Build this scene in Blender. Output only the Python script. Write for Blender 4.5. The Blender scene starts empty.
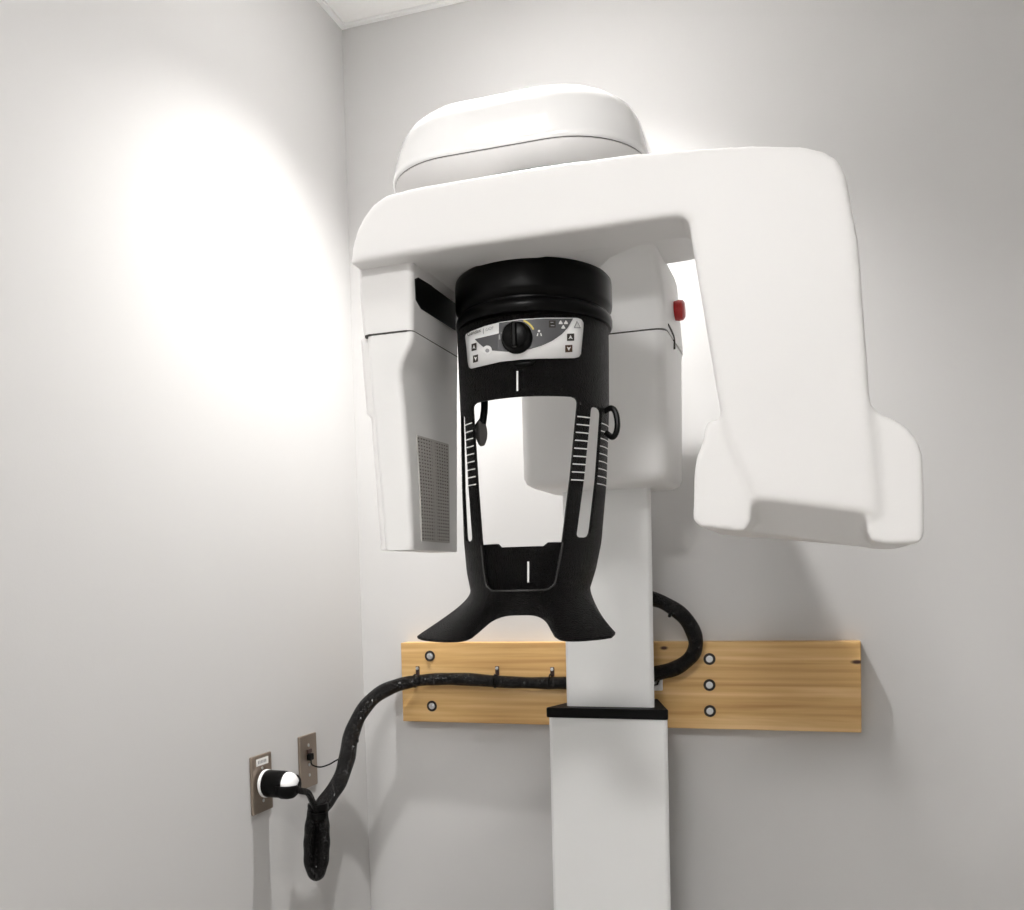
import bpy, bmesh, math
from mathutils import Vector, Matrix

S = bpy.context.scene
COL = S.collection
PI = math.pi

# ------------------------------------------------------------------ camera
ZC = 1.35                                    # camera height
CAM = Vector((1.0419, -2.0292, ZC))
YAW, PITCH, ROLL = 0.3152, -0.0494, -0.0250
FPX, CYP = 936.9, 625.8                      # focal length and principal row in pixels
F = Vector((-math.sin(YAW)*math.cos(PITCH), math.cos(YAW)*math.cos(PITCH), math.sin(PITCH)))
R0 = Vector((math.cos(YAW), math.sin(YAW), 0))
U0 = R0.cross(F)
RV = math.cos(ROLL)*R0 + math.sin(ROLL)*U0
UV = math.cos(ROLL)*U0 - math.sin(ROLL)*R0
cd = bpy.data.cameras.new('camera')
cam = bpy.data.objects.new('camera', cd); COL.objects.link(cam)
m = Matrix((RV, UV, -F)).transposed().to_4x4(); m.translation = CAM
cam.matrix_world = m
cd.sensor_fit = 'HORIZONTAL'; cd.sensor_width = 36
cd.lens = FPX/1024*36
cd.shift_y = (CYP-455)/1024
cd.clip_start = .02
S.camera = cam

# ------------------------------------------------------------------ view, world
S.view_settings.view_transform = 'Standard'
S.view_settings.look = 'None'
S.view_settings.gamma = 1
S.view_settings.use_curve_mapping = False
S.view_settings.exposure = 0.17
w = bpy.data.worlds.new('world'); S.world = w; w.use_nodes = True
w.node_tree.nodes['Background'].inputs[0].default_value = (.9, .93, 1, 1)
w.node_tree.nodes['Background'].inputs[1].default_value = 0.05
LAMP_A = 88.0        # watts of the small recessed downlight near the back wall
LAMP_B = 17.0         # square panel in front of the machine
FILL_C = 52.0         # square fill panel added to the unseen ceiling behind the camera

# ------------------------------------------------------------------ pixel -> world
def ray(u, v): return F + RV*((u-512)/FPX) + UV*((CYP-v)/FPX)
def aty(u, v, y): d = ray(u, v); return CAM + d*((y-CAM.y)/d.y)
def atx(u, v, x): d = ray(u, v); return CAM + d*((x-CAM.x)/d.x)
def atz(u, v, z): d = ray(u, v); return CAM + d*((z-CAM.z)/d.z)

def interp(tab, x):
    if x <= tab[0][0]: return tab[0][1]
    for (a, b), (c, d) in zip(tab, tab[1:]):
        if x <= c:
            s = (x-a)/(c-a); return b+(d-b)*s
    return tab[-1][1]

# ------------------------------------------------------------------ materials
def rgb(h):
    c = [int(h[i:i+2], 16)/255 for i in (0, 2, 4)]
    return tuple((x/12.92 if x <= .04045 else ((x+.055)/1.055)**2.4) for x in c) + (1,)
def mat(name, color, rough=.5, metal=0, coat=0, spec=.5, emit=None, bump=None, var=0, emit_s=1):
    M = bpy.data.materials.new(name); M.use_nodes = True
    nt = M.node_tree; b = nt.nodes['Principled BSDF']
    c = rgb(color) if isinstance(color, str) else color
    b.inputs['Base Color'].default_value = c
    b.inputs['Roughness'].default_value = rough
    b.inputs['Metallic'].default_value = metal
    b.inputs['Coat Weight'].default_value = coat
    b.inputs['Coat Roughness'].default_value = .08
    b.inputs['Specular IOR Level'].default_value = spec
    if emit:
        b.inputs['Emission Color'].default_value = emit; b.inputs['Emission Strength'].default_value = emit_s
    if bump or var:
        tc = nt.nodes.new('ShaderNodeTexCoord')
    if bump:
        kind, scale, strength = bump[:3]
        if kind == 'voronoi':
            t = nt.nodes.new('ShaderNodeTexVoronoi'); t.feature = 'DISTANCE_TO_EDGE'; out = 'Distance'
        else:
            t = nt.nodes.new('ShaderNodeTexNoise'); out = 'Fac'; t.inputs['Detail'].default_value = 3
        t.inputs['Scale'].default_value = scale
        nt.links.new(tc.outputs['Object'], t.inputs['Vector'])
        bp = nt.nodes.new('ShaderNodeBump'); bp.inputs['Strength'].default_value = strength
        bp.inputs['Distance'].default_value = bump[3] if len(bump) > 3 else .001
        nt.links.new(t.outputs[out], bp.inputs['Height']); nt.links.new(bp.outputs[0], b.inputs['Normal'])
    if var:
        n = nt.nodes.new('ShaderNodeTexNoise'); n.inputs['Scale'].default_value = 3; n.inputs['Detail'].default_value = 4
        nt.links.new(tc.outputs['Object'], n.inputs['Vector'])
        mx = nt.nodes.new('ShaderNodeMix'); mx.data_type = 'RGBA'
        mx.inputs[6].default_value = tuple(x*(1-var) for x in c[:3])+(1,); mx.inputs[7].default_value = c
        nt.links.new(n.outputs['Fac'], mx.inputs[0]); nt.links.new(mx.outputs[2], b.inputs['Base Color'])
    return M

M_wall = mat('wall_paint', (.60, .592, .585, 1), .75, bump=('noise', 220, .18, .0006), var=.02, spec=.3)
M_ceil = mat('ceiling_tile', (.92, .91, .895, 1), .9, bump=('noise', 90, .6, .003), var=.05, spec=.2)
M_grid = mat('grid_white', (.86, .855, .845, 1), .4)
M_floor = mat('vinyl_floor', (.55, .53, .50, 1), .45, bump=('noise', 30, .1), var=.1)
M_white = mat('white_plastic', (.82, .81, .80, 1), .42, spec=.35)
M_gloss = mat('white_gloss', (.82, .815, .81, 1), .12, coat=.6)
M_white2 = mat('white_enamel', (.83, .825, .815, 1), .45, spec=.35)
M_alu = mat('painted_column', (.84, .845, .84, 1), .4, coat=.1)
M_black = mat('black_plastic', (.004, .0035, .0035, 1), .40, bump=('voronoi', 330, 1.0, .006), spec=.22)
M_blacks = mat('black_smooth', (.002, .002, .002, 1), .3, spec=.12)
M_blackr = mat('black_rubber', (.003, .003, .003, 1), .5, spec=.12)
M_slot = mat('dark_window', (.003, .003, .003, 1), .4, spec=.15)
M_rim = mat('rim_highlight_grey', (.025, .024, .023, 1), .35)
M_labelw = mat('label_white', (.93, .93, .925, 1), .35)
M_labelg = mat('label_grey', (.10, .10, .105, 1), .4)
M_mark = mat('print_white', (.85, .85, .83, 1), .5)
M_pgrey = mat('print_grey', (.35, .35, .36, 1), .5)
M_pdark = mat('print_dark', (.03, .025, .02, 1), .5)
M_brown = mat('key_brown', (.07, .035, .02, 1), .45)
M_yellow = mat('print_yellow', (.75, .6, .12, 1), .5)
M_red = mat('red_button', (.45, .012, .012, 1), .35, coat=.3)
M_seam = mat('seam_dark', (.06, .055, .05, 1), .7)
M_seaml = mat('seam_grey', (.30, .29, .28, 1), .7)
M_plate = mat('bronze_steel', (.33, .27, .22, 1), .38, metal=.75, bump=('noise', 160, .15))
M_chrome = mat('zinc', (.72, .73, .74, 1), .28, metal=1)
M_hole = mat('bolt_hole', (.025, .018, .014, 1), .7)
M_grille = mat('grille_grey', (.50, .48, .455, 1), .45)
M_grillb = mat('grille_back', (.16, .145, .13, 1), .7)
M_pad = mat('pad_grey', (.10, .095, .09, 1), .7, bump=('noise', 300, .6))
M_cable = mat('cable_sleeve', (.004, .0036, .0036, 1), .25, bump=('voronoi', 230, 1.0, .004), spec=.22)
M_tie = mat('tie_brown', (.05, .025, .02, 1), .4)
M_sticker = mat('sticker', (.82, .81, .78, 1), .5)
M_diffA = mat('downlight_lens', (.9, .9, .9, 1), .6, emit=(1, .988, .972, 1), emit_s=30)
M_diffB = mat('lamp_diffuser_near', (.9, .9, .9, 1), .6, emit=(1, .988, .972, 1), emit_s=LAMP_B)
M_diffC = mat('fill_diffuser_far', (.9, .9, .9, 1), .6, emit=(1, .988, .972, 1), emit_s=FILL_C)

def wood():
    M = bpy.data.materials.new('pine'); M.use_nodes = True
    nt = M.node_tree; L = nt.links; b = nt.nodes['Principled BSDF']
    tc = nt.nodes.new('ShaderNodeTexCoord')
    mp = nt.nodes.new('ShaderNodeMapping'); mp.inputs['Scale'].default_value = (1.3, 8, 22)
    L.new(tc.outputs['Object'], mp.inputs[0])
    n1 = nt.nodes.new('ShaderNodeTexNoise'); n1.inputs['Scale'].default_value = 1.6; n1.inputs['Detail'].default_value = 3; n1.inputs['Distortion'].default_value = .6
    L.new(mp.outputs[0], n1.inputs['Vector'])
    wv = nt.nodes.new('ShaderNodeTexWave'); wv.bands_direction = 'Z'; wv.inputs['Scale'].default_value = .9
    wv.inputs['Distortion'].default_value = 7; wv.inputs['Detail'].default_value = 3; wv.inputs['Detail Scale'].default_value = 1.2
    L.new(mp.outputs[0], wv.inputs['Vector'])
    mp2 = nt.nodes.new('ShaderNodeMapping'); mp2.inputs['Scale'].default_value = (4, 30, 190)
    L.new(tc.outputs['Object'], mp2.inputs[0])
    n2 = nt.nodes.new('ShaderNodeTexNoise'); n2.inputs['Scale'].default_value = 1; n2.inputs['Detail'].default_value = 3
    L.new(mp2.outputs[0], n2.inputs['Vector'])
    ad = nt.nodes.new('ShaderNodeMath'); ad.operation = 'MULTIPLY_ADD'; ad.inputs[1].default_value = .12
    L.new(wv.outputs['Fac'], ad.inputs[0]); L.new(n1.outputs['Fac'], ad.inputs[2])
    ad2 = nt.nodes.new('ShaderNodeMath'); ad2.operation = 'MULTIPLY_ADD'; ad2.inputs[1].default_value = .35
    L.new(n2.outputs['Fac'], ad2.inputs[0]); L.new(ad.outputs[0], ad2.inputs[2])
    cr = nt.nodes.new('ShaderNodeValToRGB'); e = cr.color_ramp.elements
    e[0].position = .40; e[0].color = (.46, .24, .078, 1)
    e[1].position = 1.0; e[1].color = (.79, .54, .26, 1)
    x = cr.color_ramp.elements.new(.70); x.color = (.63, .385, .145, 1)
    L.new(ad2.outputs[0], cr.inputs[0])
    prev = cr.outputs[0]
    # the knots: board-local x, z
    for kx, kz, rx, rz in KNOTS:
        sp = nt.nodes.new('ShaderNodeVectorMath'); sp.operation = 'SUBTRACT'; sp.inputs[1].default_value = (kx, 0, kz)
        L.new(tc.outputs['Object'], sp.inputs[0])
        ml = nt.nodes.new('ShaderNodeVectorMath'); ml.operation = 'MULTIPLY'; ml.inputs[1].default_value = (1/rx, 0, 1/rz)
        L.new(sp.outputs[0], ml.inputs[0])
        ln = nt.nodes.new('ShaderNodeVectorMath'); ln.operation = 'LENGTH'; L.new(ml.outputs[0], ln.inputs[0])
        r2 = nt.nodes.new('ShaderNodeMapRange'); r2.inputs[1].default_value = .6; r2.inputs[2].default_value = 1.3
        r2.inputs[3].default_value = 1; r2.inputs[4].default_value = 0
        L.new(ln.outputs['Value'], r2.inputs[0])
        mx = nt.nodes.new('ShaderNodeMix'); mx.data_type = 'RGBA'; mx.inputs[7].default_value = (.045, .012, .006, 1)
        L.new(r2.outputs[0], mx.inputs[0]); L.new(prev, mx.inputs[6]); prev = mx.outputs[2]
    L.new(prev, b.inputs['Base Color'])
    b.inputs['Roughness'].default_value = .5
    bp = nt.nodes.new('ShaderNodeBump'); bp.inputs['Strength'].default_value = .15; bp.inputs['Distance'].default_value = .001
    L.new(n2.outputs['Fac'], bp.inputs['Height']); L.new(bp.outputs[0], b.inputs['Normal'])
    return M

# ------------------------------------------------------------------ object helpers
def tag(o, label=None, cat=None, group=None, kind=None):
    if label: o['label'] = label
    if cat: o['category'] = cat
    if group: o['group'] = group
    if kind: o['kind'] = kind
    return o
def empty(name, loc):
    o = bpy.data.objects.new(name, None); COL.objects.link(o); o.location = loc; o.empty_display_size = .1
    return o
WORLD = {}
def obj(name, bm, material, parent=None, smooth=35, bevel=0, seg=3, origin=None, label=None):
    """link a bmesh given in world coordinates as one mesh object"""
    bmesh.ops.recalc_face_normals(bm, faces=bm.faces)
    off = Vector(origin) if origin is not None else Vector((0, 0, 0))
    if origin is not None: bmesh.ops.translate(bm, verts=bm.verts, vec=-off)
    me = bpy.data.meshes.new(name); bm.to_mesh(me); bm.free()
    me.materials.append(material)
    o = bpy.data.objects.new(name, me); COL.objects.link(o)
    pw = Vector((0, 0, 0))
    q = parent
    while q: pw += q.location; q = q.parent
    o.location = off - pw
    if parent: o.parent = parent
    if smooth:
        for f in me.polygons: f.use_smooth = True
        me.set_sharp_from_angle(angle=math.radians(smooth))
    if bevel:
        b = o.modifiers.new('bevel', 'BEVEL'); b.width = bevel; b.segments = seg; b.limit_method = 'ANGLE'; b.angle_limit = math.radians(38)
        b.harden_normals = True
    if label: o['label'] = label
    return o
def box_into(bm, x0, x1, y0, y1, z0, z1):
    vs = [bm.verts.new((x, y, z)) for z in (z0, z1) for y in (y0, y1) for x in (x0, x1)]
    for f in ((0, 2, 3, 1), (4, 5, 7, 6), (0, 1, 5, 4), (2, 6, 7, 3), (0, 4, 6, 2), (1, 3, 7, 5)):
        bm.faces.new([vs[i] for i in f])
    return bm
def box(*a): return box_into(bmesh.new(), *a)
def prism_y(pts, y0, y1):
    """polygon (x, z) extruded along y"""
    bm = bmesh.new()
    a = [bm.verts.new((x, y0, z)) for x, z in pts]; b = [bm.verts.new((x, y1, z)) for x, z in pts]
    bm.faces.new(a); bm.faces.new(b[::-1]); n = len(pts)
    for i in range(n): bm.faces.new((a[i], b[i], b[(i+1) % n], a[(i+1) % n]))
    return bm
def prism_z(pts, z0, z1):
    bm = bmesh.new()
    a = [bm.verts.new((x, y, z0)) for x, y in pts]; b = [bm.verts.new((x, y, z1)) for x, y in pts]
    bm.faces.new(a[::-1]); bm.faces.new(b); n = len(pts)
    for i in range(n): bm.faces.new((a[i], a[(i+1) % n], b[(i+1) % n], b[i]))
    return bm
def loft(rings, cap=True):
    bm = bmesh.new(); V = [[bm.verts.new(p) for p in r] for r in rings]; n = len(rings[0])
    for i in range(len(V)-1):
        for j in range(n): bm.faces.new((V[i][j], V[i][(j+1) % n], V[i+1][(j+1) % n], V[i+1][j]))
    if cap: bm.faces.new(V[0][::-1]); bm.faces.new(V[-1])
    return bm
def rrect(x0, x1, y0, y1, r, n=8):
    """rounded rectangle in plan, list of (x, y); r may be 4 radii (front-left, front-right, back-right, back-left)"""
    rs = r if isinstance(r, (tuple, list)) else (r,)*4
    out = []
    for (cx, cy, a0, rr) in ((x0+rs[0], y0+rs[0], PI, rs[0]), (x1-rs[1], y0+rs[1], 1.5*PI, rs[1]), (x1-rs[2], y1-rs[2], 0, rs[2]), (x0+rs[3], y1-rs[3], .5*PI, rs[3])):
        for k in range(n+1):
            a = a0 + k/n*PI/2
            out.append((cx+rr*math.cos(a), cy+rr*math.sin(a)))
    return out
def lathe(prof, M4, n=40):
    """profile (r, h) about local z, placed with M4"""
    bm = bmesh.new(); V = []
    for r, h in prof:
        if r < 1e-6: V.append([bm.verts.new(M4 @ Vector((0, 0, h)))])
        else: V.append([bm.verts.new(M4 @ Vector((r*math.cos(2*PI*k/n), r*math.sin(2*PI*k/n), h))) for k in range(n)])
    for a, b in zip(V, V[1:]):
        if len(a) == 1 and len(b) == 1: continue
        for k in range(n):
            k2 = (k+1) % n
            if len(a) == 1: bm.faces.new((a[0], b[k2], b[k]))
            elif len(b) == 1: bm.faces.new((a[k], a[k2], b[0]))
            else: bm.faces.new((a[k], a[k2], b[k2], b[k]))
    return bm
def frame(origin, zaxis, up=(0, 0, 1)):
    z = Vector(zaxis).normalized(); u = Vector(up)
    if abs(z.dot(u)) > .98: u = Vector((0, 1, 0))
    x = u.cross(z).normalized(); y = z.cross(x)
    M4 = Matrix((x, y, z)).transposed().to_4x4(); M4.translation = Vector(origin); return M4
def catmull(P, sub=10):
    P = [Vector(p) for p in P]; out = []
    Q = [2*P[0]-P[1]] + P + [2*P[-1]-P[-2]]
    for i in range(1, len(Q)-2):
        a, b, c, d = Q[i-1:i+3]
        for k in range(sub):
            t = k/sub
            out.append(.5*((2*b)+(-a+c)*t+(2*a-5*b+4*c-d)*t*t+(-a+3*b-3*c+d)*t**3))
    out.append(P[-1]); return out
def tube_into(bm, pts, rad, n=14, closed=False):
    pts = [Vector(p) for p in pts]; N = len(pts); V = []
    rf = rad if callable(rad) else (lambda t: rad)
    prev = None
    for i in range(N):
        t = (pts[(i+1) % N]-pts[i-1]) if closed else (pts[min(i+1, N-1)]-pts[max(i-1, 0)])
        t.normalize()
        if prev is None:
            ref = Vector((0, 0, 1)) if abs(t.z) < .9 else Vector((1, 0, 0)); nx = ref.cross(t).normalized()
        else:
            nx = (prev - t*prev.dot(t)).normalized()
        prev = nx; ny = t.cross(nx); r = rf(i/(N-1))
        V.append([bm.verts.new(pts[i]+nx*(r*math.cos(2*PI*k/n))+ny*(r*math.sin(2*PI*k/n))) for k in range(n)])
    for i in range(N if closed else N-1):
        a, b = V[i], V[(i+1) % N]
        for k in range(n): bm.faces.new((a[k], a[(k+1) % n], b[(k+1) % n], b[k]))
    if not closed: bm.faces.new(V[0][::-1]); bm.faces.new(V[-1])
    return bm
def tube(pts, rad, n=14, closed=False): return tube_into(bmesh.new(), pts, rad, n, closed)

# ------------------------------------------------------------------ the room
RX, RY, RZ = 2.9, -3.4, ZC+1.2908
T = .12
def struct(name, bm, m, **k):
    o = obj(name, bm, m, smooth=0, **k); o['kind'] = 'structure'; return o
tag(struct('floor', box(-T, RX+T, RY-T, T, -T, 0), M_floor), 'grey vinyl floor under the whole room', 'floor')
tag(struct('wall_back', box(-T, RX+T, 0, T, 0, RZ+.1), M_wall), 'off-white painted wall behind the x-ray machine', 'wall')
tag(struct('wall_left', box(-T, 0, RY, 0, 0, RZ+.1), M_wall), 'off-white painted wall with the two outlet plates', 'wall')
tag(struct('wall_right', box(RX, RX+T, RY, 0, 0, RZ+.1), M_wall), 'off-white painted wall on the far right of the room', 'wall')
tag(struct('wall_front', box(-T, RX+T, RY-T, RY, 0, RZ+.1), M_wall), 'off-white painted wall behind the camera', 'wall')
# suspended ceiling: slab, tiles, grid bars
ceil = tag(struct('ceiling', box(-T, RX+T, RY-T, T, RZ+.1, RZ+.16), M_grid), 'white suspended ceiling of square mineral tiles', 'ceiling')
TS = .61; OX = .495; OY = .72
gx = [0] + [OX+k*TS for k in range(20) if OX+k*TS < RX-.05] + [RX]
gy = [0] + [-OY-k*TS for k in range(20) if -OY-k*TS > RY+.05] + [RY]
lamps = {(1, 4): M_diffC}
tile_me = {}
for i in range(len(gx)-1):
    for j in range(len(gy)-1):
        x0, x1 = gx[i]+.012, gx[i+1]-.012
        y1, y0 = gy[j]-.012, gy[j+1]+.012
        if (i, j) in lamps: continue
        key = (round(x1-x0, 3), round(y1-y0, 3))
        if key not in tile_me:
            o = obj('ceiling_tile', box(x0, x1, y0, y1, RZ+.004, RZ+.02), M_ceil, ceil, smooth=0, bevel=.004, seg=2, origin=(x0, y0, RZ+.004))
            tile_me[key] = o
        else:
            o = tile_me[key].copy(); COL.objects.link(o); o.location = (x0, y0, RZ+.004); o.parent = ceil
for x in gx:
    obj('grid_bar', box(max(x-.0125, 0), min(x+.0125, RX), RY, 0, RZ-.001, RZ+.006), M_grid, ceil, smooth=0)
for y in gy:
    obj('grid_bar', box(0, RX, max(y-.0125, RY), min(y+.0125, 0), RZ-.0005, RZ+.0055), M_grid, ceil, smooth=0)
LN = {(1, 4): 'large square fill panel added to the unseen ceiling behind the camera'}
for (i, j), mm in lamps.items():
    cx, cy = (gx[i]+gx[i+1])/2, (gy[j]+gy[j+1])/2
    e = tag(empty('fill_light_panel', (cx, cy, RZ)), LN[(i, j)], 'added fill light')
    bm = bmesh.new(); h = TS/2-.014; fw = .045
    box_into(bm, cx-h, cx+h, cy-h, cy-h+fw, RZ-.004, RZ+.03); box_into(bm, cx-h, cx+h, cy+h-fw, cy+h, RZ-.004, RZ+.03)
    box_into(bm, cx-h, cx-h+fw, cy-h+fw, cy+h-fw, RZ-.004, RZ+.03); box_into(bm, cx+h-fw, cx+h, cy-h+fw, cy+h-fw, RZ-.004, RZ+.03)
    obj('frame', bm, M_grid, e, smooth=0)
    obj('diffuser', box(cx-h+fw, cx+h-fw, cy-h+fw, cy+h-fw, RZ+.002, RZ+.012), mm, e, smooth=0)

# small square downlight in front of the machine
bxl, byl, hb_ = .42, -1.27, .125
e = tag(empty('square_downlight', (bxl, byl, RZ)), 'small square recessed downlight in front of the x-ray machine', 'downlight')
bm = bmesh.new()
for a in ((-hb_-.02, hb_+.02, -hb_-.02, -hb_), (-hb_-.02, hb_+.02, hb_, hb_+.02), (-hb_-.02, -hb_, -hb_, hb_), (hb_, hb_+.02, -hb_, hb_)):
    box_into(bm, bxl+a[0], bxl+a[1], byl+a[2], byl+a[3], RZ-.006, RZ+.004)
obj('trim_frame', bm, M_grid, e, smooth=0)
obj('lens', box(bxl-hb_, bxl+hb_, byl-hb_, byl+hb_, RZ-.003, RZ+.004), M_diffB, e, smooth=0)
# small round downlight let into the ceiling above the machine
AXL, AYL = .50, -.41
e = tag(empty('downlight', (AXL, AYL, RZ)), 'small round recessed downlight above the x-ray machine', 'downlight')
M4 = Matrix.Translation((AXL, AYL, RZ))
obj('trim_ring', lathe([(.062, .004), (.062, -.006), (.085, -.004), (.088, .0), (.088, .004)], M4, 40), M_grid, e, smooth=40)
obj('lens', lathe([(0, -.002), (.062, -.002), (.062, .004), (0, .004)], M4, 40), M_diffA, e, smooth=40)
ld = bpy.data.lights.new('downlight_beam', 'SPOT'); ld.energy = LAMP_A; ld.color = (1, .988, .972)
ld.spot_size = math.radians(124); ld.spot_blend = 1.0; ld.shadow_soft_size = .025
lo = bpy.data.objects.new('downlight_beam', ld); COL.objects.link(lo); lo.parent = e; lo.location = (0, 0, -.06)

# ------------------------------------------------------------------ mounting board with bolts
BT, BH = .038, .184
bx0, bx1, bz = .1185, 1.125, ZC-.325
BO = (bx0, -BT, bz)
def knot(u, v): p = aty(u, v, -BT); return (p.x-bx0, p.z-bz)
KNOTS = [knot(857, 662)+(.011, .0042), knot(664, 648)+(.008, .004)]
M_wood = wood()
board = tag(empty('mounting_board', (bx0+.5, -BT/2, bz)), 'long varnished pine board bolted across the wall behind the column', 'board')
obj('plank', box(bx0, bx1, -BT, 0, bz, bz+BH), M_wood, board, smooth=0, bevel=.0018, seg=2, origin=BO)
proto = None
for (u, v) in ((430, 656), (432, 706), (709.5, 659), (709.5, 685), (710, 711)):
    c = aty(u, v, -BT)
    if proto is None:
        # dark counterbore with a hex bolt head on a washer
        b1 = obj('bolt', lathe([(0, 0), (.0125, 0), (.0125, .0012), (.0105, .0016), (.0105, .0006), (0, .0006)], frame(c, (0, -1, 0)), 28), M_hole, board, origin=c, smooth=30)
        wsh = obj('washer', lathe([(0, .0007), (.0072, .0007), (.0072, .0022), (0, .0022)], frame(c, (0, -1, 0)), 28), M_chrome, b1, origin=c, smooth=30)
        hd = obj('bolt_head', lathe([(0, .0022), (.0056, .0022), (.0056, .006), (.0045, .0068), (0, .0068)], frame(c, (0, -1, 0)), 6), M_chrome, b1, origin=c, smooth=30)
        proto = (b1, wsh, hd)
    else:
        q = proto[0].copy(); COL.objects.link(q); q.parent = board; q.location = c-Vector((bx0+.5, -BT/2, bz))
        for s in proto[1:]:
            t = s.copy(); COL.objects.link(t); t.parent = q; t.location = (0, 0, 0)

# ------------------------------------------------------------------ the panoramic x-ray machine
CX = .646
mach = tag(empty('dental_xray_machine', (CX, -.15, 0)), 'white panoramic dental x-ray machine with black face support on a column', 'x-ray machine')
# column ------------------------------------------------------------
def colring(x0, x1, yf, yb, z, inset=.03, r=.006):
    return [(x, y, z) for x, y in [(x0, yf+r), (x0+r, yf), (x1-r, yf), (x1, yf+r), (x1-inset, yb), (x0+inset, yb)]]
obj('base_plate', box(CX-.24, CX+.24, -.42, -.04, 0, .018), M_alu, mach, bevel=.004)
ZL = 1.083
obj('lower_column', loft([colring(.528, .766, -.235, -.085, z) for z in (.018, ZL-.008)]), M_alu, mach, bevel=.003)
obj('collar', loft([colring(.525, .769, -.242, -.080, z, .045, .004) for z in (ZL-.010, ZL+.010)]), M_blackr, mach, bevel=.004)
obj('upper_column', loft([colring(.560, .738, -.215, -.095, z, .026) for z in (ZL+.004, 1.60)]), M_alu, mach, bevel=.003)
# carriage ------------------------------------------------------------
def carr(z, x0, x1, yf, yb, r=.022): return [(x, y, z) for x, y in rrect(x0, x1, yf, yb, r, 6)]
ca = obj('carriage', loft([carr(1.521, .545, .756, -.30, -.12, .03), carr(1.523, .527, .774, -.318, -.105, .03), carr(1.529, .518, .782, -.327, -.10), carr(1.541, .514, .786, -.332, -.098),
                           carr(1.776, .512, .789, -.332, -.098), carr(1.789, .512, .790, -.332, -.098)]), M_white2, mach, smooth=50)
# upper neck sweeps out and forward into the shelf
rings = []
for k in range(17):
    t = k/16
    u = max(0, (t-.3)/.7); e = 1-math.sqrt(max(0, 1-u*u))
    z = 1.792+.130*t; yf = -.332-.10*e
    rings.append([(x, y, z) for x, y in [(.514, yf+.02), (.518, yf+.006), (.530, yf), (.774-.006*t, yf), (.786-.006*t, yf+.006), (.790-.006*t, yf+.02), (.792-.006*t, -.15-.03*t), (.790-.006*t, -.10-.03*t), (.53, -.10-.03*t), (.516, -.15-.03*t)]])
rings.append([(x, y, 2.0) for x, y in [(.54, -.38), (.545, -.39), (.55, -.40), (.71, -.40), (.725, -.39), (.731, -.38), (.731, -.21), (.725, -.165), (.56, -.165), (.545, -.21)]])
nk = obj('neck', loft(rings), M_white2, mach, smooth=50)
def slab(z, i): return [(x, y, z) for x, y in rrect(.44+i, .875-i, -.57+i, -.265-i, (.08, .08, .05, .05), 8)]
obj('shelf_slab', loft([slab(1.9165, .03), slab(1.9175, .02), slab(1.922, .008), slab(1.930, .002), slab(1.950, 0), slab(1.972, .006)]), M_white2, mach, smooth=60)
obj('seam', loft([carr(z, .5145, .7875, -.3298, -.1) for z in (1.7885, 1.7925)]), M_seam, ca, smooth=50)
# emergency stop on the right flank of the neck
p = aty(683, 310, -.2)
eb = obj('emergency_stop_button', lathe([(0, -.006), (.017, -.006), (.0185, .004), (.0195, .008), (.0185, .015), (.014, .0185), (0, .019)], frame((.789, -.2, p.z), (1, 0, 0))), M_red, mach, smooth=40, label='red emergency stop button')
pts = [aty(675, 331, -.25)+Vector((0, 0, 0)), aty(680, 340, -.22), aty(682.5, 352, -.2)]
pts = [Vector((0.7895, -.30, pts[0].z)), Vector((0.7905, -.26, pts[0].z-.004)), Vector((0.7907, -.235, pts[1].z)), Vector((0.7905, -.228, pts[2].z))]
obj('latch', tube(catmull(pts, 6), .0022, 8), M_seam, ca)

# shelf dome over the arm ------------------------------------------------------------
def dome(z, x0, x1, yf, r): return [(x, y, z) for x, y in rrect(x0, x1, yf, -.285-(x0-.378)*.6, (r, r, .06, .06), 12)]
DX0, DX1, DY = .378, .800, -.675
def dsec(z, i, r=.13): return dome(z, DX0+i, DX1-i, DY+i, max(r-i*.5, .03))
obj('shelf_underside', loft([dsec(1.955, .16), dsec(1.962, .11), dsec(1.972, .06), dsec(1.982, .025), dsec(1.989, .008), dsec(1.9925, .003)]), M_white, mach, smooth=60)
obj('rim_gap', loft([dsec(1.992, .0035), dsec(1.9945, .0035)]), M_seam, mach, smooth=60)
sh = obj('shelf_cover', loft([dsec(1.994, .004), dsec(1.9955, .001), dsec(1.998, 0), dsec(2.005, .001), dsec(2.03, .006), dsec(2.055, .013), dsec(2.073, .022), dsec(2.087, .036), dsec(2.097, .056), dsec(2.103, .085), dsec(2.106, .125)]), M_gloss, mach, smooth=60)

# rotating arm ------------------------------------------------------------
ZB, ZT, YF = 1.800, 1.8905, -.822
armpoly = [(.421, ZB-.002), (.426, 1.825), (.434, 1.845), (.445, 1.862), (.459, 1.876), (.480, 1.886), (.53, ZT-.001), (.70, ZT-.001), (.82, ZT-.004), (.90, 1.880), (.97, 1.873), (1.03, 1.862), (1.055, 1.852), (1.070, 1.840), (1.079, 1.822),
           (1.093, 1.737), (1.105, 1.545), (1.114, 1.376), (.970, 1.402), (.930, 1.546), (.895, 1.775), (.893, 1.791), (.885, ZB-.001), (.86, ZB), (.50, ZB)]
armpoly = armpoly[::-1]
abm = prism_y(armpoly, YF, -.735)
for v in abm.verts:
    if v.co.y < -.8 and v.co.z < 1.41: v.co.z += .042

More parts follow.
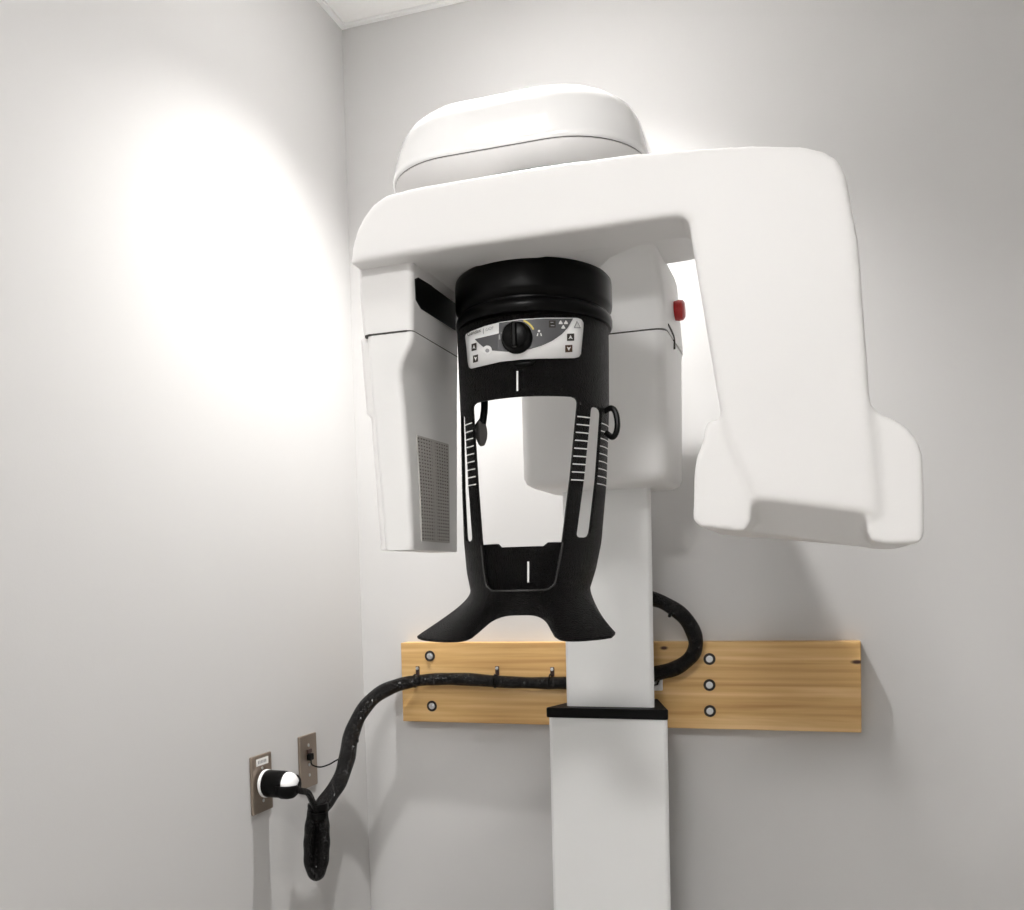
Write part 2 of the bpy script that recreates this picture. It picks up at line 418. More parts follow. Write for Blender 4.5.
# the hub of the arm around the rotation axis
AX, AY, AR = .628, -.620, .116
hub = [(.894, -.79), (.894, -.757), (.83, -.733), (.80, -.715), (.767, -.69), (.735, -.64), (.70, -.56), (.63, -.53), (.55, -.56), (.475, -.60), (.455, -.79)]
obj('arm_hub', prism_z(hub, ZB+.003, ZT-.004), M_white, mach, smooth=40, bevel=.004, seg=2)
obj('bearing', lathe([(0, ZT-.01), (.06, ZT-.01), (.06, 1.955), (0, 1.955)], Matrix.Translation((AX, AY+.02, 0)), 48), M_white2, mach, smooth=40)

# right tube head with its shoulders, behind the arm's leg
def hx(px, py, y): q = aty(px, py, y); return (q.x, q.z)
YH = -.816
lsh = [hx(*q, YH) for q in ((693, 520), (693, 500), (693.5, 475), (696, 457), (701, 445), (704, 436), (705, 425), (709, 420), (722, 418), (752, 418), (752, 520), (744, 532), (700, 527))]
rsh = [hx(*q, YH) for q in ((866, 404), (872, 406), (880, 413), (895, 419), (908, 428), (918, 440), (922, 452), (924, 480), (925, 515), (925, 534), (921, 542), (910, 544.5), (890, 544.5), (872, 542), (866, 530))]
uni = bmesh.new()
def add_bm(src):
    bmesh.ops.recalc_face_normals(src, faces=src.faces)
    me = bpy.data.meshes.new('tmp'); src.to_mesh(me); src.free(); uni.from_mesh(me); bpy.data.meshes.remove(me)
add_bm(abm); add_bm(prism_y(lsh[::-1], YH, -.56)); add_bm(prism_y(rsh, YH, -.56)); add_bm(prism_y([(.945, 1.406), (1.105, 1.385), (1.105, 1.52), (.945, 1.52)], -.745, -.56))
me = bpy.data.meshes.new('tmp'); uni.to_mesh(me); uni.free()
to = bpy.data.objects.new('tmp', me); COL.objects.link(to)
q = to.modifiers.new('r', 'REMESH'); q.mode = 'VOXEL'; q.voxel_size = .0032
q = to.modifiers.new('s', 'SMOOTH'); q.factor = .6; q.iterations = 14
um = bpy.data.meshes.new_from_object(to.evaluated_get(bpy.context.evaluated_depsgraph_get()))
bpy.data.objects.remove(to); bpy.data.meshes.remove(me)
# the moulded arm and the tube head at the foot of its leg are one smooth shell, parted at the head
for nm, low in (('rotating_arm', False), ('tube_head', True)):
    bm = bmesh.new(); bm.from_mesh(um)
    bmesh.ops.delete(bm, geom=[f for f in bm.faces if (f.calc_center_median().z < 1.566) != low], context='FACES')
    obj(nm, bm, M_white, mach, smooth=80)
bpy.data.meshes.remove(um)

# left sensor head ------------------------------------------------------------
YL = -.792
def lx(px, py): return aty(px, py, YL).x
def lz(py): return aty(400, py, YL).z
def lsec(py, xl, xr, yb=-.612, r=.008):
    z = lz(py); x0, x1 = lx(xl, py), lx(xr, py); xb = lx(412.8, py)     # the scoop fades towards the back edge
    return [(x+(xb-x1)*((y-YL)/(yb-YL))*(x-x0)/(x1-x0), y, z) for x, y in rrect(x0, x1, YL, yb, r, 4)]
up = obj('sensor_head_top', loft([[(x, y, ZB+.012) for x, y in rrect(lx(357, 262), lx(412.5, 262), YL, -.612, .008, 4)], lsec(300, 359, 412.5), lsec(331, 362, 412.5)]), M_white, mach, smooth=40)
obj('seam', loft([lsec(330.6, 362.8, 412, r=.008), lsec(332.8, 362.8, 412, r=.008)]), M_seam, up, smooth=40)
prof = [(332.4, 366, 413), (338, 366.5, 413), (346, 367, 411), (354, 367.5, 406.5), (362, 368, 402.5), (370, 368.5, 400.5), (380, 369.3, 400.5), (392, 370, 402), (405, 371, 403.5), (411, 372, 404), (416, 373.2, 404.6), (440, 375, 406.5), (480, 378.2, 409.5), (520, 381.6, 411.5), (547, 383.7, 412.6), (550, 385, 412)]
lh = obj('sensor_head', loft([lsec(*q) for q in prof]), M_white2, mach, smooth=40)
# rear cover shows left of the front shell
bc = [(332.4, 361), (405, 366.8), (409, 367.3), (413, 371.5), (440, 373.5), (549, 381.5)]
rr = []
for py, xl in bc:
    z = lz(py); x0 = aty(xl, py, YL+.018).x; x1 = lx(398, py)
    rr.append([(x, y, z) for x, y in rrect(x0, x1, YL+.012, -.618, .006, 4)])
obj('rear_cover', loft(rr), M_white, mach, smooth=40)
# black window on the inner flank (plane x = const)
def plate_x(name, pts, x, thick, material, parent, bevel=0):
    bm = bmesh.new()
    a = [bm.verts.new((x, p[0], p[1])) for p in pts]; b = [bm.verts.new((x+thick, p[0], p[1])) for p in pts]
    bm.faces.new(a); bm.faces.new(b[::-1]); n = len(pts)
    for i in range(n): bm.faces.new((a[i], b[i], b[(i+1) % n], a[(i+1) % n]))
    return obj(name, bm, material, parent, smooth=40, bevel=bevel)
XI = lx(412.5, 300)
q = [atx(*t, XI) for t in ((414, 279), (417.5, 277.5), (455, 300), (455, 330.5), (421, 309), (415.5, 300))]
plate_x('beam_window', [(v.y, v.z) for v in q], XI-.001, .0022, M_slot, up)
# louvred grille on the inner flank
XG = lx(411.5, 500)+.0006
g0, g1 = atx(419, 437, XG), atx(449, 545, XG)
gy0, gy1 = g0.y, g1.y; gz1, gz0 = atx(434, 441, XG).z, atx(434, 541, XG).z
ptab = sorted((lz(py), py, xr) for py, xl, xr in prof)
def flank(y, z):
    """x of the head's inner flank at (y, z)"""
    xr = interp([(a, c) for a, b, c in ptab], z); py = interp([(a, b) for a, b, c in ptab], z)
    x1, xb = lx(xr, py), lx(412.8, py)
    return x1+(xb-x1)*(y-YL)/(-.612-YL)
def lay(bm):
    for v in bm.verts: v.co.x += flank(v.co.y, v.co.z)+.0006-XG
    return bm
gb = box(XG-.010, XG, gy0, gy1, gz0, gz1)
bmesh.ops.subdivide_edges(gb, edges=gb.edges[:], cuts=7, use_grid_fill=True)
gr = obj('grille', lay(gb), M_grillb, lh, smooth=0)
bm = bmesh.new(); NR = 30; dz = (gz1-gz0)/NR; ym = (gy0+gy1)/2
for k in range(NR+1):
    z = gz0+k*dz; box_into(bm, XG-.0006, XG+.0012, gy0, gy1, z-dz*.27, z+dz*.27)
for k in range(13):
    y = gy0+(gy1-gy0)*k/12; wd = .0042 if k == 6 else .0011
    for q in range(6): box_into(bm, XG-.0006, XG+.0011, y-wd, y+wd, gz0+(gz1-gz0)*q/6, gz0+(gz1-gz0)*(q+1)/6)
obj('louvre', lay(bm), M_grille, lh, smooth=0)

# ------------------------------------------------------------------ black face support
OFF = [(1.27, (-.005, -.036)), (1.318, (-.005, -.034)), (1.40, (-.003, -.018)), (1.50, (-.001, -.008)), (1.60, (0, 0)), (2, (0, 0))]
def cen(z):
    """the shell's axis leans forward towards the chin"""
    if z <= OFF[0][0]: o = OFF[0][1]
    else:
        for (a, p), (b, q) in zip(OFF, OFF[1:]):
            if z <= b:
                t = (z-a)/(b-a); o = (p[0]+(q[0]-p[0])*t, p[1]+(q[1]-p[1])*t); break
    return AX+o[0], AY+o[1]
def oncyl(u, v, rad, z=1.6):
    """first hit of the pixel ray with the shell's cylinder -> (theta, z)"""
    d = ray(u, v)
    for _ in range(4):
        cx, cy = cen(z)
        ox, oy = CAM.x-cx, CAM.y-cy
        a = d.x**2+d.y**2; b = 2*(ox*d.x+oy*d.y); c = ox*ox+oy*oy-rad*rad
        D = b*b-4*a*c
        h = CAM+d*((-b-math.sqrt(max(D, 0)))/(2*a)); z = h.z
    return math.atan2(h.x-cx, -(h.y-cy)), h.z
def cyl(th, z, rad): cx, cy = cen(z); return Vector((cx+rad*math.sin(th), cy-rad*math.cos(th), z))
def zf(v): return oncyl(520, v, AR)[1]            # height of an image row on the front of the shell
YAWF = math.radians(6)
RT = [(zf(600), .088), (zf(590), .092), (zf(570), .0995), (zf(540), .1060), (zf(480), .1115), (zf(400), .1150), (zf(330), .1165), (1.80, .1165)]
def rad(z): return interp(RT, z)
fs = obj('face_support_cap', lathe([(0, ZB+.004), (.117, ZB+.004), (.1205, ZB), (.1215, ZB-.008), (.1215, 1.764), (.1205, 1.758), (.1145, 1.752), (.1145, 1.7495), (.1200, 1.745), (.1212, 1.740), (.1212, 1.733), (.1190, 1.729), (.113, 1.7275), (0, 1.7275)], Matrix.Translation((AX+.003, AY, 0)) @ Matrix.Scale(.985, 4, (1, 0, 0)) @ Matrix.Scale(1.07, 4, (0, 1, 0)), 72), M_blacks, mach, smooth=40)
zt, zb0 = zf(396.5), zf(546)        # window top, bottom of side bars / pocket top
zpk = zf(590)                        # pocket floor
zst, zsb = zf(404), zf(538)          # slots
zshell = 1.733
D2R = math.radians
def rnd(z, z0, z1, rz, ra):
    """how much a boundary angle closes in near the rounded ends"""
    o = 0
    for e in ((z1-z)/rz, (z-z0)/rz):
        if e < 1: o += ra*(1-math.sqrt(max(0, 1-(1-max(e, 0))**2)))
    return o
def b_open(z):
    t = (zt-z)/(zt-zb0)
    base = 44-9.5*max(0, min(1, t))-2.5*max(0, min(1, (zb0-z)/(zb0-zpk)))
    return base-rnd(z, zpk, zt, .009, 5)
def b_s1(z):
    t = max(0, min(1, (zst-z)/(zst-zsb))); return 57-9.5*t + rnd(z, zsb, zst, .006, 3.2)
def b_s2(z):
    t = max(0, min(1, (zst-z)/(zst-zsb))); return 71.5-8*t - rnd(z, zsb, zst, .011, 5.5)
zs = set()
def zlin(a, b, n):
    for k in range(n+1): zs.add(round(a+(b-a)*k/n, 5))
zlin(zshell, zt, 8); zlin(zt, zt-.009, 6); zlin(zt-.009, zst, 2); zlin(zst, zst-.011, 6); zlin(zst-.011, zsb+.007, 22); zlin(zsb+.007, zsb, 5); zlin(zsb, zpk+.009, 8); zlin(zpk+.009, zpk, 5)
zs = sorted(zs, reverse=True)
zs = [z for i, z in enumerate(zs) if i == 0 or zs[i-1]-z > 4e-5]
# bottom outline of the skirt: angle -> (lateral, forward, z)
BT_ = [(0, (0, .062, 1.2965)), (12, (.022, .065, 1.2955)), (22, (.039, .076, 1.289)), (29, (.051, .094, 1.277)), (32.5, (.060, .110, 1.2675)), (40, (.073, .121, 1.2650)), (50, (.093, .125, 1.2650)), (57, (.113, .122, 1.2660)),
       (66, (.135, .114, 1.2680)), (70, (.146, .107, 1.2710)), (74, (.139, .090, 1.2770)), (84, (.118, .038, 1.292)), (105, (.088, -.05, 1.318))]
_full = [(-p, (-v[0], v[1], v[2])) for p, v in BT_[:0:-1]] + BT_
_bc = catmull([(p, v[0], v[1]) for p, v in _full], 12); _bz = catmull([(p, v[2], 0) for p, v in _full], 12)
def bot(ph):
    for k in range(len(_bc)-1):
        if ph <= _bc[k+1].x or k == len(_bc)-2:
            t = (ph-_bc[k].x)/max(1e-6, _bc[k+1].x-_bc[k].x)
            a = _bc[k].lerp(_bc[k+1], t); b = _bz[k].lerp(_bz[k+1], t)
            return Vector((a.y, a.z, b.y))
EL, ER = 84, 98
def col_angles(z):
    o, s1, s2 = b_open(z), b_s1(z), b_s2(z); 
    cols = []
    subs = [9, 9, 9, 22, 9, 9, 12]
    bnd = [-EL, -s2, -s1, -o, o, s1, s2, ER]
    for i in range(7):
        for k in range(subs[i]): cols.append((bnd[i]+(bnd[i+1]-bnd[i])*k/subs[i], i))
    cols.append((ER, 6)); return cols
bm = bmesh.new(); G = []; STR = None
for z in zs:
    ca_ = col_angles(z); STR = [s for _, s in ca_]
    G.append([bm.verts.new(cyl(D2R(a)+YAWF, z, rad(z))) for a, _ in ca_])
NS = 16
last = col_angles(zs[-1])
YS = math.radians(4)
lat, fwd = Vector((math.cos(YS), math.sin(YS), 0)), Vector((math.sin(YS), -math.cos(YS), 0))
for k in range(1, NS+1):
    t = k/NS; row = []
    for a, _ in last:
        # spread the angles evenly over the skirt
        b = bot(a); p0 = cyl(D2R(a)+YAWF, zs[-1], rad(zs[-1]))
        p1 = Vector(cen(1.3)+(0,))+lat*b.x+fwd*(b.y); p1.z = b.z
        e = t*t*(1.35-.35*t)
        e2 = .75*t+.25*t*t
        row.append(bm.verts.new((p0.x+(p1.x-p0.x)*e, p0.y+(p1.y-p0.y)*e, p0.z+(p1.z-p0.z)*e2)))
    G.append(row)
zz = zs+[None]*NS
for i in range(len(G)-1):
    for j in range(len(G[0])-1):
        s = STR[j]
        if i < len(zs)-1:
            zm = (zs[i]+zs[i+1])/2
            if s == 3 and zpk < zm < zt: continue
            if s in (1, 5) and zsb < zm < zst: continue
        bm.faces.new((G[i][j], G[i+1][j], G[i+1][j+1], G[i][j+1]))
sh_o = obj('face_shell', bm, M_black, mach, smooth=50)
md = sh_o.modifiers.new('thick', 'SOLIDIFY'); md.thickness = .0045; md.offset = -1
bv = sh_o.modifiers.new('edge', 'BEVEL'); bv.width = .0012; bv.segments = 2; bv.limit_method = 'ANGLE'; bv.angle_limit = D2R(60)

# chin pocket
bm = bmesh.new(); rows = []
RPK = .017
for z in [zpk+(zb0+.004-zpk)*k/6 for k in range(7)]:
    rows.append([(a, z) for a in [-52+104*k/24 for k in range(25)]])
V = [[bm.verts.new(cyl(D2R(a)+YAWF, (z if i < 6 else (zb0+.0055 if abs(a) > 24 else zb0)), rad(z)-RPK)) for a, z in r] for i, r in enumerate(rows)]
fl = [bm.verts.new(cyl(D2R(-52+104*k/24)+YAWF, zpk-.001, rad(zpk)-.004)) for k in range(25)]
for a, b in zip(V, V[1:]):
    for k in range(24): bm.faces.new((a[k], a[k+1], b[k+1], b[k]))
for k in range(24): bm.faces.new((fl[k], fl[k+1], V[0][k+1], V[0][k]))
ch = obj('chin_rest', bm, M_black, mach, smooth=50)
md = ch.modifiers.new('thick', 'SOLIDIFY'); md.thickness = .005; md.offset = -1
# raised rim round the pocket, its lighter grey stands in for the edge highlight
rim = []
for z, s in [(zb0+.004-(zb0+.004-zpk)*k/10, -1) for k in range(11)]: rim.append(cyl(D2R(-b_open(z)+(-.6))+YAWF, z, rad(z)+.0002))
for k in range(1, 16): rim.append(cyl(D2R(-b_open(zpk)+2*b_open(zpk)*k/16)+YAWF, zpk-.0012, rad(zpk)+.0002))
for k in range(11):
    z = zpk+(zb0+.004-zpk)*k/10; rim.append(cyl(D2R(b_open(z)+.6)+YAWF, z, rad(z)+.0002))
obj('pocket_rim', tube(rim, .0014, 8), M_rim, ch)

def strip(bm, xs, top, bottom, off, rfun=rad):
    """curved print on the shell between two image-row functions"""
    P = []
    for x in xs:
        col = []
        for v in (top(x), bottom(x)):
            r = AR
            for _ in range(3):
                th, z = oncyl(x, v, r+off); r = rfun(z)
            col.append(bm.verts.new(cyl(th, z, r+off)))
        P.append(col)
    for a, b in zip(P, P[1:]): bm.faces.new((a[0], a[1], b[1], b[0]))
    return bm
def lin(a, b, n): return [a+(b-a)*k/n for k in range(n+1)]
# white centre marks
obj('centre_mark', strip(bmesh.new(), [516.4, 518.2], lambda x: 371, lambda x: 391, .0006), M_mark, sh_o, smooth=0)
obj('centre_mark', strip(bmesh.new(), [527.2, 529.2], lambda x: 561.5, lambda x: 582.5, .0012, lambda z: rad(z)-RPK), M_mark, ch, smooth=0)
# scale lines on the four bars
for sgn in (-1, 1):
    for (lo, hi, v0, v1) in ((b_open, b_s1, 416, 480), (b_s2, lambda z: 100, 419, 482)):
        bm = bmesh.new()
        for k in range(9):
            z = zf(v0+(v1-v0)*k/8)
            a, b = lo(z)+.4, min(hi(z)-.4, (EL if sgn < 0 else ER)-1)
            P = [[bm.verts.new(cyl(D2R(sgn*(a+(b-a)*i/6))+YAWF, z+h, rad(z)+.0005)) for h in (-.0009, .0009)] for i in range(7)]
            for c, d in zip(P, P[1:]): bm.faces.new((c[0], c[1], d[1], d[0]))
        obj('scale_marks', bm, M_mark, sh_o, smooth=0)

# control panel ------------------------------------------------------------
TOP = [(466, 336), (467, 334), (470, 332), (485, 326.3), (500, 322.3), (520, 319.3), (545, 318), (577, 318), (581, 319.5), (583, 323)]
BOTT = [(466, 338), (467.5, 352), (468.3, 362), (469.5, 367), (471, 368.6), (480, 366.5), (500, 361.8), (520, 359.6), (540, 358.6), (575, 358), (578.5, 357), (580.5, 354), (583, 327)]
top_, bot_ = (lambda x: interp(TOP, x)), (lambda x: interp(BOTT, x))
xs = sorted(set(lin(466, 472, 8)+lin(472, 577, 50)+lin(577, 583, 8)+[467.5, 468.3, 469.5, 578.5, 580.5]))
cp = obj('control_panel', strip(bmesh.new(), xs, top_, bot_, .0016), M_labelw, mach, smooth=50, label='curved white control panel with grey field and knob')
md = cp.modifiers.new('thick', 'SOLIDIFY'); md.thickness = .0025; md.offset = 0
LO = .0036
DB = [(475, 339.6), (483, 347), (492, 350.5), (510, 352), (530, 349.2), (542, 345.5), (552, 341), (562, 334), (568, 327.5), (571, 322), (573, 318.6)]
DT = [(475, 339), (498.9, 333.4), (499, 322.9), (520, 319.9), (545, 318.5), (573, 318.5)]
bm = bmesh.new(); strip(bm, sorted(set(lin(475, 498.9, 14)+lin(499, 573, 40))), lambda x: interp(DT, x), lambda x: interp(DB, x), LO)
obj('grey_field', bm, M_labelg, cp, smooth=50)
def poly_print(name, polys, material, off, parent=cp):
    bm = bmesh.new()
    for pl in polys:
        vs = []
        for (u, v) in pl:
            r = AR
            for _ in range(3): th, z = oncyl(u, v, r+off); r = rad(z)
            vs.append(bm.verts.new(cyl(th, z, r+off)))
        bm.faces.new(vs)
    return obj(name, bm, material, parent, smooth=0)
def quad(x, y, wd, h, sk=0): return [(x-wd/2, y-h/2+sk), (x+wd/2, y-h/2-sk), (x+wd/2, y+h/2-sk), (x-wd/2, y+h/2+sk)]
def circ(x, y, r, n=14, a0=0, a1=2*PI): return [(x+r*math.cos(a0+(a1-a0)*k/n), y+r*math.sin(a0+(a1-a0)*k/n)) for k in range(n)]
for (x, y, mm, sg, wd) in ((474, 347, M_pdark, 1, 5.0), (475.5, 358.6, M_pdark, -1, 5.0), (570.6, 337.2, M_pdark, 1, 7.2), (568.8, 348.6, M_brown, -1, 7.2)):
    kb = poly_print('arrow_key', [quad(x, y, wd, 7.2, .7 if x < 500 else .15)], mm, LO+.0004)
    a = wd*.3
    poly_print('arrow', [[(x-a, y+2.0*sg), (x, y-2.2*sg), (x+a, y+2.0*sg), (x, y+1.0*sg)]], M_mark, LO+.0009, kb)
poly_print('light_key', [circ(487.3, 350, 4.6)], M_labelw, LO+.0004)
poly_print('light_symbol', [circ(487.3, 350.6, 2.0)], M_pgrey, LO+.0008)
bl = []
for k in range(3):
    a = PI/2+k*2*PI/3
    bl.append([(563.3+1.0*math.cos(a-.5), 324.2+1.0*math.sin(a-.5))]+[(563.3+4.6*math.cos(a+d), 324.2+4.6*math.sin(a+d)) for d in (-.5, -.25, 0, .25, .5)]+[(563.3+1.0*math.cos(a+.5), 324.2+1.0*math.sin(a+.5))])
poly_print('radiation_symbol', bl, M_mark, LO+.0005)
poly_print('warning_block', [quad(552.3, 324, 6.6, 7)], M_pdark, LO+.0005)
poly_print('warning_block_lines', [quad(552, 322.3, 3, .8), quad(552.6, 325.6, 3.6, .8)], M_pgrey, LO+.0008)
poly_print('warning_triangle', [[(573.6, 328), (576.9, 320.6), (577.3, 322.3), (575, 327.2)], [(573.6, 328), (575, 327.2), (579.6, 327.2), (581, 328)], [(576.9, 320.6), (581, 328), (579.6, 327.2), (577.3, 322.3)]], M_pgrey, LO+.0005)
poly_print('patient_symbol', [circ(539, 331, 1.3, 8), [(536.6, 336), (537.5, 333), (538.4, 333.4), (537.8, 336.2)], [(540, 333.2), (541.2, 333), (542, 336), (540.8, 336)]], M_mark, LO+.0005)
poly_print('profile_symbol', [quad(499.5, 337, 1.6, 5, .2), quad(501.5, 333, 1.4, 2, .2)], M_pgrey, LO+.0005)
arc = []
for k in range(7):
    a0, a1 = -1.25+.11*k, -1.25+.11*(k+1)
    arc.append([(518+r*math.cos(a), 338+r*math.sin(a)*1.05) for r, a in ((16.6, a0), (18.4, a0), (18.4, a1), (16.6, a1))])
poly_print('dial_arc', arc, M_yellow, LO+.0005)
# maker's name, printed along the upper left of the panel
def text_print(body, u0, v0, u1, v1, hpx, material):
    cu = bpy.data.curves.new('t', 'FONT'); cu.body = body; cu.size = 1
    o = bpy.data.objects.new('t', cu); COL.objects.link(o)
    dg = bpy.context.evaluated_depsgraph_get(); me = bpy.data.meshes.new_from_object(o.evaluated_get(dg))
    bpy.data.objects.remove(o); bpy.data.curves.remove(cu)
    bm = bmesh.new(); bm.from_mesh(me); bpy.data.meshes.remove(me)
    wx = max(v.co.x for v in bm.verts)
    for v in bm.verts:
        s = v.co.x/wx; u = u0+(u1-u0)*s; vv = v0+(v1-v0)*s-v.co.y*hpx
        r = AR
        for _ in range(2): th, z = oncyl(u, vv, r+LO); r = rad(z)
        v.co = cyl(th, z, r+LO+.0003)
    return obj('lettering', bm, material, cp, smooth=0)
text_print('Gendex', 467.3, 336.3, 481, 331.8, 5.2, M_pdark)
poly_print('divider', [[(483.2, 328.6), (483.8, 328.4), (483.8, 333.8), (483.2, 334)]], M_pgrey, LO+.0005)
text_print('GXDP', 485.5, 331.3, 493.5, 329, 4, M_pgrey)
# knob
th, z = oncyl(517.5, 338.5, rad(1.69))
nrm = Vector((math.sin(th), -math.cos(th), 0)); kc = cyl(th, z, rad(z)+.002)
kn = obj('mode_knob', lathe([(0, 0), (.0225, 0), (.0225, .003), (.0205, .005), (.0195, .016), (.0175, .0195), (.012, .0215), (0, .022)], frame(kc, nrm), 36), M_blacks, cp, smooth=40, label='round black selector knob')
kb = bmesh.new(); K4 = frame(kc+nrm*.021, nrm)
box_into(kb, -.0042, .0042, -.0175, .0175, -.012, .005)
for v in kb.verts: v.co = K4 @ v.co
obj('knob_grip', kb, M_blacks, kn, bevel=.003, smooth=40)
# small dark strip under the panel
bm = bmesh.new(); strip(bm, lin(512, 536, 12), lambda x: interp([(512, 361.5), (524, 359.6), (536, 359.4)], x), lambda x: interp([(512, 363), (515, 366.5), (524, 367), (533, 366), (536, 362)], x), .002)
o = obj('panel_dark_strip', bm, M_blacks, sh_o); md = o.modifiers.new('t', 'SOLIDIFY'); md.thickness = .004
# temple rests
pr = [cyl(D2R(78)+YAWF, oncyl(606, v, .115)[1], r) for v, r in ((412, .112), (409, .124), (414, .131), (425, .134), (434, .132), (438, .126), (433, .116))]
obj('temple_rest', tube(catmull(pr, 6), .0044, 10), M_blacks, mach)
base = [Vector((AX, AY, 0))+lat*(-.066)+fwd*.05]
def lt(u, v): return aty(u, v, AY-.055)
tr = bmesh.new(); tube_into(tr, catmull([lt(484.5, 396), lt(484.3, 410), lt(482.5, 424)], 6), .0055, 10)
tube_into(tr, catmull([lt(482, 418), lt(476, 426), lt(472, 430)], 5), .0028, 8)
tl = obj('temple_rest', tr, M_blacks, mach)
c = lt(481.5, 433); pm = frame(c, (Vector((1, -.55, 0))))
bm = lathe([(0, -.006), (.008, -.0058), (.0105, -.002), (.0105, .002), (.0085, .005), (0, .006)], Matrix.Identity(4), 24)
for v in bm.verts: v.co = pm @ Vector((v.co.x*.9, v.co.y*1.9, v.co.z))
obj('temple_pad', bm, M_pad, tl, label='dark grey foam temple pad')

# ------------------------------------------------------------------ outlet plates on the left wall
def wall_plate(name, s, z, label, t=.006):
    e = tag(empty(name, (0, -s, z)), label, 'wall plate')
    obj('plate', box(0, t, -s-.035, -s+.035, z-.057, z+.057), M_plate, e, smooth=40, bevel=.0025, seg=3)
    return e
S1, Z1, S2, Z2 = .4529, ZC-.3865, .2757, ZC-.3768
p1 = wall_plate('wall_outlet', S1, Z1, 'brown metal outlet plate with white sticker, behind the black plug')
p2 = wall_plate('data_outlet', S2, Z2, 'narrow brown metal wall plate with a thin wire, nearer the corner')
def screw(parent, s, z):
    obj('screw', lathe([(0, 0), (.0034, 0), (.0034, .001), (.002, .0018), (0, .002)], frame((.006, -s, z), (1, 0, 0)), 14), M_chrome, parent, smooth=40)
st = obj('sticker', box(.006, .0065, -S1-.020, -S1+.022, Z1+.036, Z1+.050), M_sticker, p1, smooth=0)
bm = bmesh.new()
for k in range(6): box_into(bm, .0066, .0067, -S1-.014+k*.005, -S1-.011+k*.005, Z1+.040, Z1+.046)
obj('sticker_print', bm, M_pgrey, st, smooth=0)
screw(p1, S1, Z1+.030); screw(p1, S1, Z1-.034)
obj('receptacle', lathe([(0, 0), (.0205, 0), (.0205, .004), (.018, .006), (0, .006)], frame((.006, -S1, Z1), (1, 0, 0)), 30), M_blackr, p1, smooth=40)
screw(p2, S2, Z2+.034); screw(p2, S2, Z2-.030); screw(p2, S2, Z2-.008)
obj('jack', box(.006, .014, -S2-.009, -S2+.008, Z2+.002, Z2+.016), M_blackr, p2, bevel=.0015)
obj('jack', box(.006, .011, -S2-.010, -S2+.007, Z2+.018, Z2+.026), M_tie, p2, bevel=.0015)

# ------------------------------------------------------------------ black power cable
cabl = tag(empty('power_cable', (.3, -.052, bz+.1)), 'thick black sleeved power cable running along the pine board to the wall plug', 'cable')
CR = .0135
YCB = -BT-CR-.0045
main = [aty(628, 585, -.068), aty(645, 596, -.070), aty(664, 603, -.072), aty(684, 617, -.074), aty(695, 637, -.074), aty(693, 654, -.070), aty(678, 667, -.062), aty(658, 673, -.058),
        aty(630, 679, -.056), aty(600, 683, -.056), aty(560, 683, YCB), aty(540, 683, YCB), aty(505, 682, YCB), aty(470, 679.5, YCB), aty(440, 679, YCB), aty(416, 681, YCB-.004),
        aty(395, 686, -.085), aty(376, 696, -.125), aty(361, 713, -.165), aty(351, 736, -.205), aty(347, 758, -.245), aty(340, 780, -.285), aty(329, 797, -.32), aty(320, 810, -.345), aty(318, 822, -.36)]
path = catmull(main, 8)
def crad(t): return CR*interp([(0, 1.15), (.33, 1.15), (.4, 1.0), (.62, 1.05), (.75, 1.25), (.9, 1.3), (1, 1.15)], t)*(1+.03*math.sin(t*130)+.04*math.sin(t*47+1))
obj('sleeve', tube(path, crad, 16), M_cable, cabl, smooth=60)
# bundled loop hanging below, taped
Lp = [aty(u, v, y) for u, v, y in ((322, 806, -.35), (324, 825, -.352), (324.5, 845, -.354), (322.5, 865, -.356), (316.5, 876, -.358), (310, 866, -.360), (309, 845, -.362), (310.5, 825, -.362), (314, 806, -.36))]
obj('folded_loop', tube(catmull(Lp, 8), lambda t: .0112*(1+.05*math.sin(t*60)), 14), M_cable, cabl, smooth=60)
Lq = [aty(u, v, y) for u, v, y in ((318, 808, -.352), (317, 828, -.345), (316.5, 848, -.345), (316, 866, -.352))]
obj('folded_strand', tube(catmull(Lq, 8), lambda t: .0120*(1+.05*math.sin(t*50)), 14), M_cable, cabl, smooth=60)
for v, r in ((806, .0205), (815, .019)):
    c = aty(318, v, -.355)
    obj('tape_wrap', lathe([(r*.8, -.007), (r, -.006), (r*1.03, 0), (r, .006), (r*.8, .007)], frame(c, (0, 0, 1)), 24), M_blacks, cabl, smooth=50)
# plug on the outlet
pc = Vector((.012, -S1, Z1))
pl = obj('plug', lathe([(0, .004), (.0255, .004), (.0265, .007), (.0265, .046), (.0245, .050), (.0, .050)], frame(pc, (1, -.02, 0)), 36), M_blacks, cabl, smooth=40, label='black round power plug with white ring and cap')
obj('plug_ring', lathe([(0, 0), (.0272, 0), (.0276, .002), (.0276, .005), (.026, .006), (0, .006)], frame(pc, (1, -.02, 0)), 36), M_labelw, pl, smooth=40)
obj('plug_cap', lathe([(0, .044), (.0245, .044), (.0245, .052), (.0225, .060), (.017, .066), (.009, .069), (0, .0695)], frame(pc, (1, -.02, 0)), 36), M_labelw, pl, smooth=40)
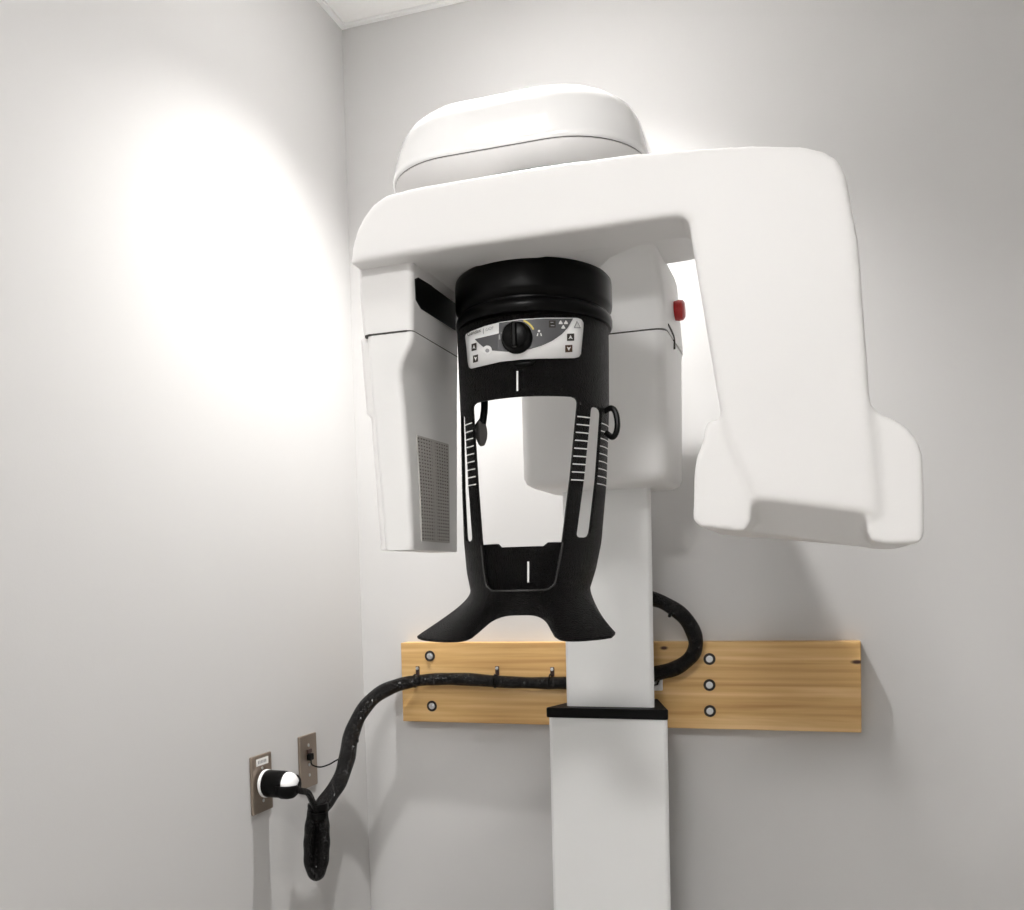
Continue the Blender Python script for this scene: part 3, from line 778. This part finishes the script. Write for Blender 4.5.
# black shroud hugging the lower front of the cap, then the cord
bm = bmesh.new(); P4 = frame(pc, (1, -.02, 0)); V = []
pr = [(.0262, .040), (.0262, .052), (.0243, .061), (.0185, .0675), (.0100, .071), (.002, .0715)]
NA = 20
for r, h in pr:
    row = []
    for k in range(NA+1):
        a = PI*.98+(PI*1.22)*k/NA                     # lower half only
        row.append(bm.verts.new(P4 @ Vector((r*math.cos(a), r*math.sin(a), h))))
    V.append(row)
for a, b in zip(V, V[1:]):
    for k in range(NA): bm.faces.new((a[k], a[k+1], b[k+1], b[k]))
o = obj('cord_grip', bm, M_blackr, pl, smooth=50); md = o.modifiers.new('t', 'SOLIDIFY'); md.thickness = .002; md.offset = 1
tip = P4 @ Vector((0, -.006, .066))
obj('cord', tube(catmull([tip, tip+Vector((.010, .004, -.006)), aty(308, 793, -.425), aty(313, 803, -.39), aty(317, 812, -.365), aty(318, 822, -.36)], 8), .0066, 12), M_cable, cabl, smooth=60)
# cable ties with screw mounts along the board
for (u, v) in ((418, 671), (497.5, 671), (552.5, 672)):
    c = aty(u, v-1.0, -BT)
    bm = bmesh.new(); box_into(bm, c.x-.0045, c.x+.0045, -BT-.004, -BT, c.z-.012, c.z+.009)
    tie = obj('cable_tie', bm, M_tie, cabl, bevel=.0015)
    # band round the cable
    zc_ = aty(u, 681, YCB).z
    ring = [(c.x, YCB+(CR+.0012)*math.cos(a), zc_+(CR+.0012)*math.sin(a)) for a in [2*PI*k/24 for k in range(24)]]
    obj('tie_band', tube([Vector(q) for q in ring], .0018, 8, True), M_blacks, tie)
    obj('tie_screw', lathe([(0, 0), (.0036, 0), (.0034, .0016), (0, .0026)], frame((c.x, -BT-.004, c.z+.004), (0, -1, 0)), 14), M_chrome, tie, smooth=40)
for (u, v, y) in ((353.5, 740, -.205), ):
    c = aty(u, v, y)
    obj('tie_knot', lathe([(0, -.004), (.0045, -.003), (.0052, 0), (.0045, .003), (0, .004)], frame(c+Vector((.010, -.004, 0)), (1, 0, 0)), 14), M_blacks, cabl)
c = aty(670, 615, -.085); obj('tie_knot', lathe([(0, -.004), (.005, -.003), (.0055, 0), (.005, .003), (0, .004)], frame(c, (1, 0, -.5)), 12), M_blacks, cabl)
# white adhesive clip under the loop
c = aty(657, 684, -BT)
cl = tag(obj('cable_clip', box(c.x-.0125, c.x+.0125, -BT-.005, -BT, c.z-.014, c.z+.014), M_labelw, None, bevel=.003, smooth=40, origin=c), 'small white adhesive cable clip on the board beside the column', 'cable clip')
obj('clip_loop', tube([Vector((c.x-.009, -BT-.006, c.z+.012)), Vector((c.x-.006, -BT-.008, c.z-.002)), Vector((c.x+.002, -BT-.008, c.z+.000)), Vector((c.x+.006, -BT-.006, c.z+.012))], .0022, 8), M_blacks, cl)
# thin wire from the data plate to the cable
wp = catmull([Vector((.012, -S2-.002, Z2+.008)), aty(312, 764.5, -.29), aty(320, 767, -.285), aty(329, 764.5, -.272), aty(336, 760.5, -.262), aty(343, 757, -.25)], 8)
tag(obj('thin_wire', tube(wp, .0016, 8), M_blackr), 'thin dark wire from the narrow wall plate to the black cable', 'wire')
